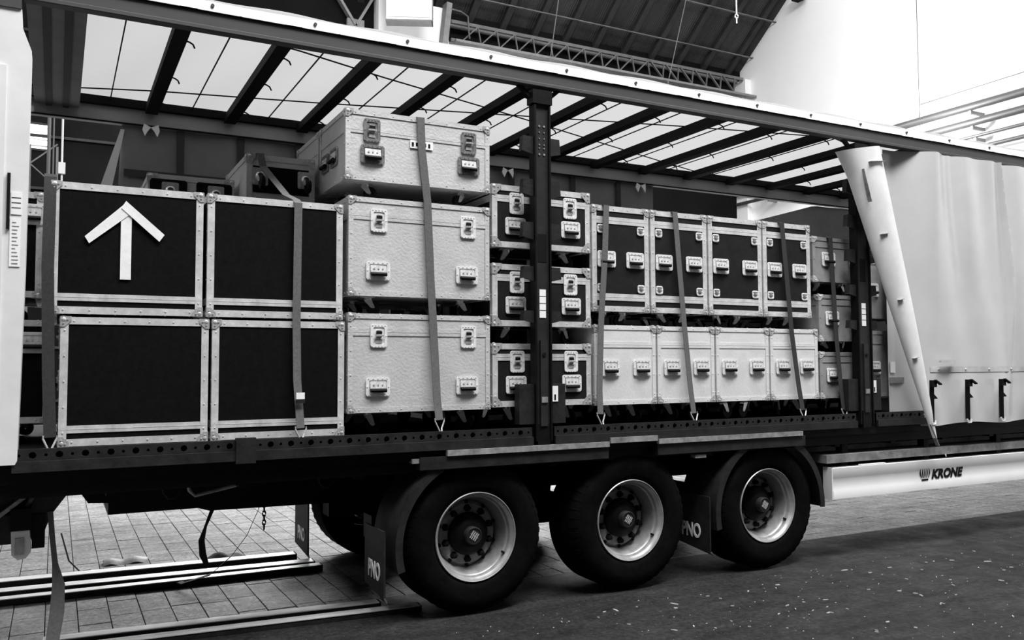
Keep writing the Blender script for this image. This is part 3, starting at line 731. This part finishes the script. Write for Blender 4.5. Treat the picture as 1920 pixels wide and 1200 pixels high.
def make_case(name, label, x0, x1, y0, dep, z0, h, panel, trim=.038, tm='alu', caster=.0, csz=.052, bands=(), group='flight cases', latches=(), handles=(), plates=(), side=False, hm='dish_alu', floorz=None, cast_y=True):
    # x0..x1 front-face span, y0 front face, z0 bottom of the body
    W = x1-x0; D = dep
    c = thing(name, ((x0+x1)/2, y0+D/2, z0-caster), label, 'flight case', group)
    hx, hy = W/2, D/2; zb = caster; zt = caster+h; i_ = .0015
    link('body', MB().box(-hx+i_,hx-i_,-hy+i_,hy-i_,zb+i_,zt-i_).mesh('body', panel, False), c)
    P = math.pi
    # 12 edges: mirrored instances of the L profile
    for sy in (0,1):
        for sz in (0,1):
            link('edge_trim', trim_mesh(W,trim,tm), c, (-hx,(-hy,hy)[sy],(zb,zt)[sz]), None, (1,(1,-1)[sy],(1,-1)[sz]))
    for sx in (0,1):
        for sz in (0,1):
            link('edge_trim', trim_mesh(D,trim,tm), c, ((-hx,hx)[sx],-hy,(zb,zt)[sz]), (0,0,P/2), (1,(-1,1)[sx],(1,-1)[sz]))
        for sy in (0,1):
            link('edge_trim', trim_mesh(h,trim,tm), c, ((-hx,hx)[sx],(-hy,hy)[sy],zb), (0,-P/2,0), (1,(1,-1)[sy],(-1,1)[sx]))
    cm = corner_mesh(csz,'corner_zinc')
    for sx in (0,1):
        for sy in (0,1):
            for sz in (0,1): link('ball_corner', cm, c, ((-hx,hx)[sx],(-hy,hy)[sy],(zb,zt)[sz]), None, ((1,-1)[sx],(1,-1)[sy],(1,-1)[sz]))
    for b0,b1 in bands:      # heights above the body bottom, wrap front and sides
        b = MB(); b.box(-hx,hx,-hy-.0025,-hy,zb+b0,zb+b1); b.box(-hx-.0025,-hx,-hy,hy,zb+b0,zb+b1); b.box(hx,hx+.0025,-hy,hy,zb+b0,zb+b1)
        b.box(-hx,hx,-hy-.0035,-hy,zb+(b0+b1)/2-.001,zb+(b0+b1)/2+.001)
        link('lid_band', b.mesh('lid_band', tm), c)
    for x,z in latches: add_latch(c, x, -hy-.003, zb+z, 0, m=hm)
    for x,z in handles: add_handle(c, x, -hy-.003, zb+z, 0, m=hm)
    for x,z in plates:
        o = link('stacking_dish', dish(.066,.066,.044,.044,'dish_alu','stacking_dish'), c, (x,-hy-.002,zb+z))
        link('bolt', cached('pb', lambda: MB().lathe([(.018,-.002),(.016,-.010),(.010,-.012),(.0001,-.012)],10).mesh('bolt','zinc_dark')), o)
    if side:
        for y,z,t in side:
            (add_handle if t == 'h' else add_latch)(c, -hx-.003, y, zb+z, -P/2, m=hm)
    if caster:
        for sx in (-1,1):
            for sy in (-1,1):
                add_caster(c, sx*(hx-.17), sy*(hy-.12), zb-.0, caster-.001, random.uniform(-.6,.6)+(0 if random.random()<.5 else P))
    return c
YF = .115
# --- big black cases at the rear: two up, two down
BB = [(.070,.112)]
c1 = make_case('black_flight_case','black flight case with a white tape arrow pointing up, upper left', -3.903,-3.10,YF,1.45,1.987,.738,'blackboard',bands=BB,side=((-.35,.36,'h'),(-.35,.62,'l')))
make_case('black_flight_case','black flight case directly under the one with the tape arrow', -3.843,-3.060,YF,1.45,1.246,.717,'blackboard',bands=BB,side=((-.35,.36,'h'),(-.35,.62,'l')))
make_case('black_flight_case','plain black flight case beside the arrow case, crossed by a strap, upper row', -3.069,-2.240,YF,1.45,1.987,.738,'blackboard',bands=BB)
make_case('black_flight_case','plain black flight case in the lower row, next to the silver stack', -3.034,-2.226,YF,1.45,1.246,.717,'blackboard',bands=BB)
# tape arrow
ax, az = (-3.903-3.10)/2, 1.987
def strip(pts, name='arrow_tape'):
    b = MB(); b.prism([(p[0]-ax, -.725-.004, p[1]-az) for p in pts], (0,-.0025,0)); o = b.build(name,'tape',c1); return o
strip([(-3.549,2.187),(-3.492,2.187),(-3.492,2.60),(-3.549,2.60)])
for p in ([(-3.735,2.425),(-3.712,2.386),(-3.492,2.575),(-3.525,2.632)], [(-3.342,2.417),(-3.314,2.459),(-3.520,2.640),(-3.548,2.600)]):
    b = MB(); b.prism([(q[0]-ax, -.725-.007-.003*(p[0][0]>-3.5), q[1]-az) for q in p], (0,-.0025,0)); b.build('arrow_tape','tape',c1)
strip([(-3.56,2.585),(-3.523,2.645),(-3.485,2.585)])
# --- silver stack
def DH(h): return ((-.31,.165),(.335,.165))
def DL(h): return ((-.305,h-.145),(.345,h-.145))
SD = dict(tm='silver', trim=.03, latches=DL(.645), handles=DH(.645), csz=.05, bands=[(.50,.548)])
make_case('silver_flight_case','bottom silver flight case of the three in the tall front stack', -2.195,-1.176,YF,.62,1.382,.642,'silver',caster=.148,**SD)
make_case('silver_flight_case','middle silver flight case of the three in the tall front stack', -2.195,-1.178,YF,.62,2.146,.646,'silver',caster=.120,**SD)
SD2 = dict(tm='silver', trim=.03, csz=.05, bands=[(.31,.35)], latches=((-.345,.335),(.36,.33)), handles=((-.34,.175),(.36,.17)), hm='zinc_dark', side=((-.05,.19,'h'),(.16,.19,'h')))
ct = make_case('silver_flight_case','topmost silver flight case with dark latches and a small white label', -2.222,-1.180,YF-.01,.62,2.906,.462,'silver',caster=.112,**SD2)
lb = MB().box(.0-.075,.09,-.31-.006,-.31-.003,.112+.25,.112+.305).build('name_label','paper',ct)
for k in range(5): MB().box(-.065+k*.03,-.05+k*.03,-.3175,-.3161,.112+.262+.004*(k%2),.112+.29).build('label_mark','ink',lb)
SD2['side'] = ((-.1,.19,'h'),(.12,.19,'l')); SD2['latches'] = SD2['handles'] = ()
SD['latches'] = SD['handles'] = ()
make_case('silver_flight_case','silver flight case behind the topmost one, seen only from its left side', -2.222,-1.180,YF+.65,.62,2.906,.462,'silver',caster=.112,**SD2)
make_case('silver_flight_case','silver flight case behind the middle one of the front silver stack', -2.195,-1.178,YF+.65,.62,2.146,.646,'silver',caster=.120,**SD)
make_case('silver_flight_case','silver flight case behind the bottom one of the front silver stack', -2.195,-1.176,YF+.65,.62,1.382,.642,'silver',caster=.148,**SD)
# --- cases laid on their sides on top, casters facing out
def lying(label, x0, x1, y0, z0, h, dep, cups):
    c = make_case('silver_flight_case', label, x0, x1, y0, dep, z0, h, 'silver', tm='silver', trim=.035, csz=.06, group='flight cases')
    W = x1-x0; hy = dep/2
    if not cups: MB().box(-W/2+.04,W/2-.04,-hy-.003,-hy-.0005,h-.26,h-.075).build('dark_panel','blackboard',c)
    for s in (-1,1):
        x = s*(W/2-.13 if cups else W/2-.075); z = h-(.11 if cups else .15)
        if cups:
            o = link('caster_cup', dish(.24,.20,.20,.16,'ink','caster_cup'), c, (x,-hy-.003,z-.02))
        def fk():
            b = MB(); b.prism([(p[0],0,p[1]) for p in rrect(.11,.12,.01)],(0,-.006,0)); b.lathe([(.034,-.006),(.032,-.02),(.022,-.03)],16)
            for q in (-1,1): b.prism([(q*.019,-.02,.02),(q*.019,-.02,-.03),(q*.019,-.085,-.05),(q*.019,-.095,-.035)],(q*.003,0,0))
            return b.mesh('caster','zinc')
        k = link('caster', cached('sidefork', fk), c, (x+.01,-hy-.007,z))
        link('caster_wheel', cached('sidewheel', lambda: MB().lathe([(.012,-.015),(.042,-.016),(.048,-.010),(.048,.010),(.042,.016),(.012,.015)],20,(0,-.075,-.055),'X').mesh('caster_wheel','rubber')), k)
    return c
lying('low silver case lying on the arrow case, dark caster cups facing out', -3.335,-2.775,.98,2.750,.25,.55,True)
lying('silver case lying on its side with a dark panel and two casters', -2.735,-2.270,.70,2.750,.39,.8,False)
# --- three small black cases behind the post
for z0, h, lab, cz in ((1.394,.441,'bottom small black case behind the centre post',.16),(1.966,.436,'middle small black case behind the centre post',.130),(2.529,.442,'top small black case behind the centre post',.126)):
    make_case('small_flight_case', lab, -1.150,-.334,YF,.60,z0,h,'charcoalboard',caster=cz,csz=.07,bands=[(h-.118,h-.070)],
              latches=((-.215,h-.125),(.235,h-.125)), handles=((-.225,h-.29),(.24,h-.285)), group='small black cases in the stack')
# --- four tall black rack cases on four silver ones
fx = [(-.308,.212),(.238,.794),(.820,1.390),(1.416,1.960)]
nm = ['first','second','third','fourth']
for k,(a,b_) in enumerate(fx):
    hw = (b_-a)/2; H = .80
    make_case('rack_case', '%s tall black rack case counting from the centre post, upper row' % nm[k], a, b_, YF, .75, 2.093, H, 'charcoalboard', caster=.112, csz=.055,
              bands=[(.080,.133),(H-.133,H-.080)], handles=((-hw+.155-.03,.395),(hw-.13,.395)), plates=tuple((sx*(hw-.075),z) for sx in (-1,1) for z in (.175,H-.175)), group='black rack cases')
lx = [(-.296,.268),(.292,.858),(.884,1.452),(1.478,2.030)]
for k,(a,b_) in enumerate(lx):
    hw = (b_-a)/2
    make_case('silver_flight_case', '%s pale silver case counting from the centre post, lower row' % nm[k], a, b_, YF, .75, 1.385, .596, 'silver_bright', caster=.152, csz=.05, tm='silver_bright', trim=.03,
              bands=[(.43,.475)], handles=((-hw+.14,.275),(hw-.13,.275)), group='pale silver cases in the lower row')
# --- grey stack before the second post
for z0,h,lab,cz in ((1.385,.40,'bottom small grey case before the second post',.152),(1.888,.405,'middle small grey case before the second post',.102),(2.412,.392,'top small grey case before the second post',.118)):
    make_case('grey_flight_case', lab, 2.06 if z0 < 2.3 else 2.0, 2.64, YF, .7, z0, h, 'greyboard', caster=cz, csz=.05, tm='greyboard', trim=.03, bands=[(h-.09,h-.084)],
              handles=((-.13,.20),(.22,.20)), group='grey cases by the second post')
for z0,h,lab in ((1.385,.60,'lower grey case between the second post and the curtain'),(2.105,.62,'upper grey case between the second post and the curtain')):
    make_case('grey_flight_case', lab, 2.665, 3.35, YF+.05, .7, z0, h, 'greyboard', caster=.152 if z0 < 2 else .118, tm='greyboard', trim=.03, csz=.05, bands=[(h-.12,h-.114)], handles=((-.2,.26),(.2,.26)), group='grey cases by the second post')
# --- unseen back row added to block light between the tiers
for k,(a,b_) in enumerate([(-1.14,-.36),(-.32,.42),(.46,1.20),(1.24,1.98),(2.02,3.40)]):
    for t,(z0,h) in enumerate(((1.244,.77),(2.045,.78))):
        make_case('black_flight_case', 'unseen black case added in the back row, %s column from the silver stack, %s' % (['first','second','third','fourth','fifth'][k], ['lower','upper'][t]), a, b_, .98, 1.3, z0, h, 'blackboard', group='unseen back row cases')
# --- black cases behind the rear corner pillar
for z0,h,lab in ((1.36,.60,'lower black case half hidden behind the rear corner pillar'),(2.10,.62,'upper black case half hidden behind the rear corner pillar')):
    make_case('black_flight_case', lab, -4.30,-3.950 if z0 > 2 else -3.895, .50, .9, z0, h, 'blackboard', caster=.127 if z0 < 2 else .138, tm='alu', csz=.05, trim=.034, handles=((.11,h-.13),), latches=((-.1,h-.1),), group='flight cases')

# ================================================================== LASHING STRAPS
def ribbon(path, w, t=.004, wd=(1,0,0)):
    P = [Vector(p) for p in path]; b = MB(); wd0 = Vector(wd); pts = []
    for i,p in enumerate(P):
        d = (P[min(i+1,len(P)-1)]-P[max(i-1,0)]).normalized(); x = (wd0-d*d.dot(wd0)).normalized(); n = d.cross(x)
        ww = w[i] if isinstance(w,(list,tuple)) else w
        pts += [p-x*ww/2-n*t/2, p+x*ww/2-n*t/2, p+x*ww/2+n*t/2, p-x*ww/2+n*t/2]
    F = [(0,1,2,3)]+[(4*(len(P)-1)+3,4*(len(P)-1)+2,4*(len(P)-1)+1,4*(len(P)-1))]
    for i in range(len(P)-1):
        for j in range(4): F.append((4*i+j,4*i+4+j,4*i+4+(j+1)%4,4*i+(j+1)%4))
    return b.poly(pts,F)
def strap(label, path, w=.05, m='webbing', hook=True, buckle=None):
    e = Vector(path[-1]); o = thing('lashing_strap', e+Vector((0,0,-.09)), label, 'strap', 'lashing straps')
    off = Matrix.Translation(-(e+Vector((0,0,-.09))))
    q = ribbon(path, w).build('webbing', m, o); q.matrix_parent_inverse = off
    if hook:
        q = MB().tube([e+Vector((-.032,-.004,.012)),e+Vector((-.034,-.006,-.005)),e+Vector((-.012,-.014,-.055)),e+Vector((0,-.02,-.085)),e+Vector((.006,-.03,-.082)),e+Vector((.012,-.014,-.055)),e+Vector((.034,-.006,-.005)),e+Vector((.032,-.004,.012))],.0055,6).build('hook','zinc',o); q.matrix_parent_inverse = off
    if buckle:
        z = buckle; x = e.x
        q = MB().box(x-.026-.005,x+.026-.005,e.y-.012,e.y-.004,z-.02,z+.02).build('tag','paper',o); q.matrix_parent_inverse = off
        q = MB().box(x-.029-.005,x+.029-.005,e.y-.010,e.y-.004,z-.045,z-.022).build('buckle','dark_steel',o); q.matrix_parent_inverse = off
    return o
yS = .075
strap('dark strap hanging at the left edge of the arrow case', [(-3.915,.30,2.80),(-3.912,.12,2.75),(-3.912,.085,2.60),(-3.915,.08,2.24),(-3.90,.08,1.65),(-3.885,.07,1.30)], .062, 'webbing_dark')
strap('grey strap with a white tag over the plain black cases', [(-2.66,.80,3.146),(-2.655,.66,3.144),(-2.64,.640,3.05),(-2.56,.30,2.80),(-2.535,.135,2.742),(-2.53,.095,2.715),(-2.535,.098,1.975),(-2.530,.090,1.60),(-2.513,.06,1.30)], .05, 'webbing', True, 1.50)
strap('strap running down the front of the silver stack', [(-1.705,.6,3.380),(-1.705,.14,3.380),(-1.704,.092,3.372),(-1.698,.085,3.15),(-1.655,.09,2.80),(-1.63,.09,2.25),(-1.612,.088,1.95),(-1.592,.07,1.45),(-1.585,.05,1.32)], .055)
strap('strap across the first tall black rack case', [(-.19,.5,2.905),(-.195,.14,2.905),(-.195,.088,2.895),(-.215,.085,2.5),(-.254,.085,2.02),(-.285,.07,1.50),(-.292,.05,1.32)], .05)
strap('strap across the second tall black rack case', [(.45,.5,2.905),(.455,.14,2.905),(.460,.088,2.895),(.49,.085,2.5),(.533,.085,2.02),(.575,.07,1.50),(.588,.05,1.30)], .048)
strap('dark strap across the fourth tall black rack case', [(1.60,.5,2.905),(1.605,.14,2.905),(1.612,.088,2.895),(1.65,.085,2.45),(1.698,.085,1.95),(1.75,.07,1.5),(1.77,.05,1.29)], .05, 'webbing_dark')
strap('dark strap across the small grey cases near the second post', [(2.19,.5,2.818),(2.19,.14,2.818),(2.193,.088,2.806),(2.215,.085,2.35),(2.235,.085,1.95),(2.26,.07,1.5),(2.27,.05,1.28)], .05, 'webbing_dark')
# loose straps hanging from the chassis
o = thing('loose_strap', (-2.7,1.2,.9), 'loose dark strap hanging in a loop under the chassis', 'strap')
q = ribbon([(-2.853,1.2,.85),(-2.855,1.2,.66),(-2.90,1.19,.55),(-2.925,1.2,.45),(-2.915,1.2,.35),(-2.88,1.2,.255)], [.04,.03,.02,.045,.05,.03], .004, (1,.3,0)).build('webbing','webbing_dark',o); q.matrix_parent_inverse = Matrix.Translation((2.7,-1.2,-.9))
q = ribbon([(-2.52,1.22,.80),(-2.524,1.22,.64),(-2.60,1.25,.45),(-2.70,1.3,.30),(-2.83,1.4,.16),(-2.98,1.7,.05),(-3.05,2.0,.02)], .035, .004, (.3,1,0)).build('webbing','webbing_dark',o); q.matrix_parent_inverse = Matrix.Translation((2.7,-1.2,-.9))
o = thing('loose_strap', (-3.85,.3,.02), 'twisted grey strap hanging from the rear bumper to the floor', 'strap')
q = ribbon([(-3.875,.33,.86),(-3.86,.31,.70),(-3.845,.30,.57),(-3.825,.29,.45),(-3.83,.28,.30),(-3.85,.27,.14),(-3.86,.10,.012),(-3.86,-.35,.008)], [.03,.028,.03,.065,.075,.07,.075,.075], .004, (1,0,0)).build('webbing','webbing',o); q.matrix_parent_inverse = Matrix.Translation((3.85,-.3,-.02))
tag(ribbon([(-3.80,2.6,.35),(-3.74,2.62,.12),(-3.66,2.65,.02),(-3.58,2.7,.012)], .012, .012, (0,1,0)).build('loose_rope','cable'), 'thin rope end trailing on the floor behind the twisted strap', 'rope')

# ================================================================== THINGS ON THE FLOOR
def slat(label, a, b_, z, w=.10, t=.03):
    A = Vector((a[0],a[1],z)); B = Vector((b_[0],b_[1],z)); mid = (A+B)/2; ang = math.atan2(B.y-A.y,B.x-A.x); L = (B-A).length
    o = thing('aluminium_slat', mid, label, 'slat', 'loose slats on the floor'); o.rotation_euler = (0,0,ang)
    MB().box(-L/2,L/2,-w/2,w/2,t-.006,t).build('top_face','slat_wood',o); MB().prism([(-L/2,-w/2+.004,0),(-L/2,w/2-.004,0),(-L/2,w/2-.004,t-.006),(-L/2,-w/2+.004,t-.006)],(L,0,0)).build('core','dark_steel',o)
    MB().box(L/2,L/2+.012,-w/2,w/2,0,t).build('end_cap','ink',o)
    return o
slat('rearmost long pale slat lying under the trailer', (-6.6,2.42), (-2.03,2.16), .002, .12, .09)
slat('middle long pale slat in the group under the trailer', (-6.5,2.22), (-1.93,1.95), .002, .12, .06)
slat('nearest long pale slat of the group under the trailer', (-6.4,1.92), (-1.90,1.82), .002, .09, .05)
slat('pale slat on the floor ending beside the rear wheel, farther one', (-3.9,.68), (-1.85,.52), .002, .10, .05)
slat('pale slat on the floor ending beside the rear wheel, nearer one', (-3.7,.50), (-1.62,.34), .002, .09, .04)
g = thing('crumpled_cloth', (-2.55,2.50,0), 'dark crumpled cloth lying behind the long slats', 'cloth')
def cl(u, v): return ((u-.5)*.45, (v-.5)*.25, .01+.07*math.sin(math.pi*u)*math.sin(math.pi*v)+.02*math.sin(u*14+v*5)*math.sin(math.pi*u)*math.sin(math.pi*v))
MB().grid(cl, 24, 8).build('cloth','webbing_dark',g)
g = thing('rag', (-3.30,2.9,0), 'small pale rag with dark edge lying behind the long slats', 'rag')
def cl2(u, v): return ((u-.5)*.35, (v-.5)*.16, .006+.035*math.sin(math.pi*v)+.01*math.sin(u*11))
MB().grid(cl2, 14, 6).build('cloth','plank_grey',g)
# wood chips on the dark floor
def chipmesh(k):
    l = random.uniform(.012,.034); w_ = random.uniform(.003,.008)
    return MB().prism([(-l,-w_*.4,0),(-l*.2,-w_,0),(l,-w_*.2,0),(l*.8,w_*.7,0),(-l*.6,w_,0)],(0,0,.006)).mesh('wood_chip','wood_chip',False)
cms = [chipmesh(k) for k in range(8)]
n = 0
while n < 70:
    x = random.uniform(-1.6,5.5); y = random.uniform(-3.4,-.1); q = px((x,y,0))
    if not (20 < q[0] < 1900 and 1000 < q[1] < 1190) or y > -.25-.0*x: continue
    s = random.choice((.5,.6,.8,1)) ; o = link('wood_chip', random.choice(cms), None, (x,y,.001), (0,0,random.uniform(0,6.3)), (s,s,1))
    tag(o, 'small pale wood splinter lying on the dark floor before the trailer', 'wood chip', 'wood splinters on the floor'); n += 1
b = MB()
for k in range(500):
    x = random.uniform(-1.6,6); y = random.uniform(-4,-.1); s = random.uniform(.003,.008); a = random.uniform(0,3)
    b.prism([(x+s*math.cos(a+t),y+s*math.sin(a+t)*.6,.0005) for t in (0,1.9,4)],(0,0,.003))
tag(b.build('sawdust','wood_chip',None,None,False), 'fine pale wood crumbs strewn over the dark floor', 'sawdust', None, 'stuff')
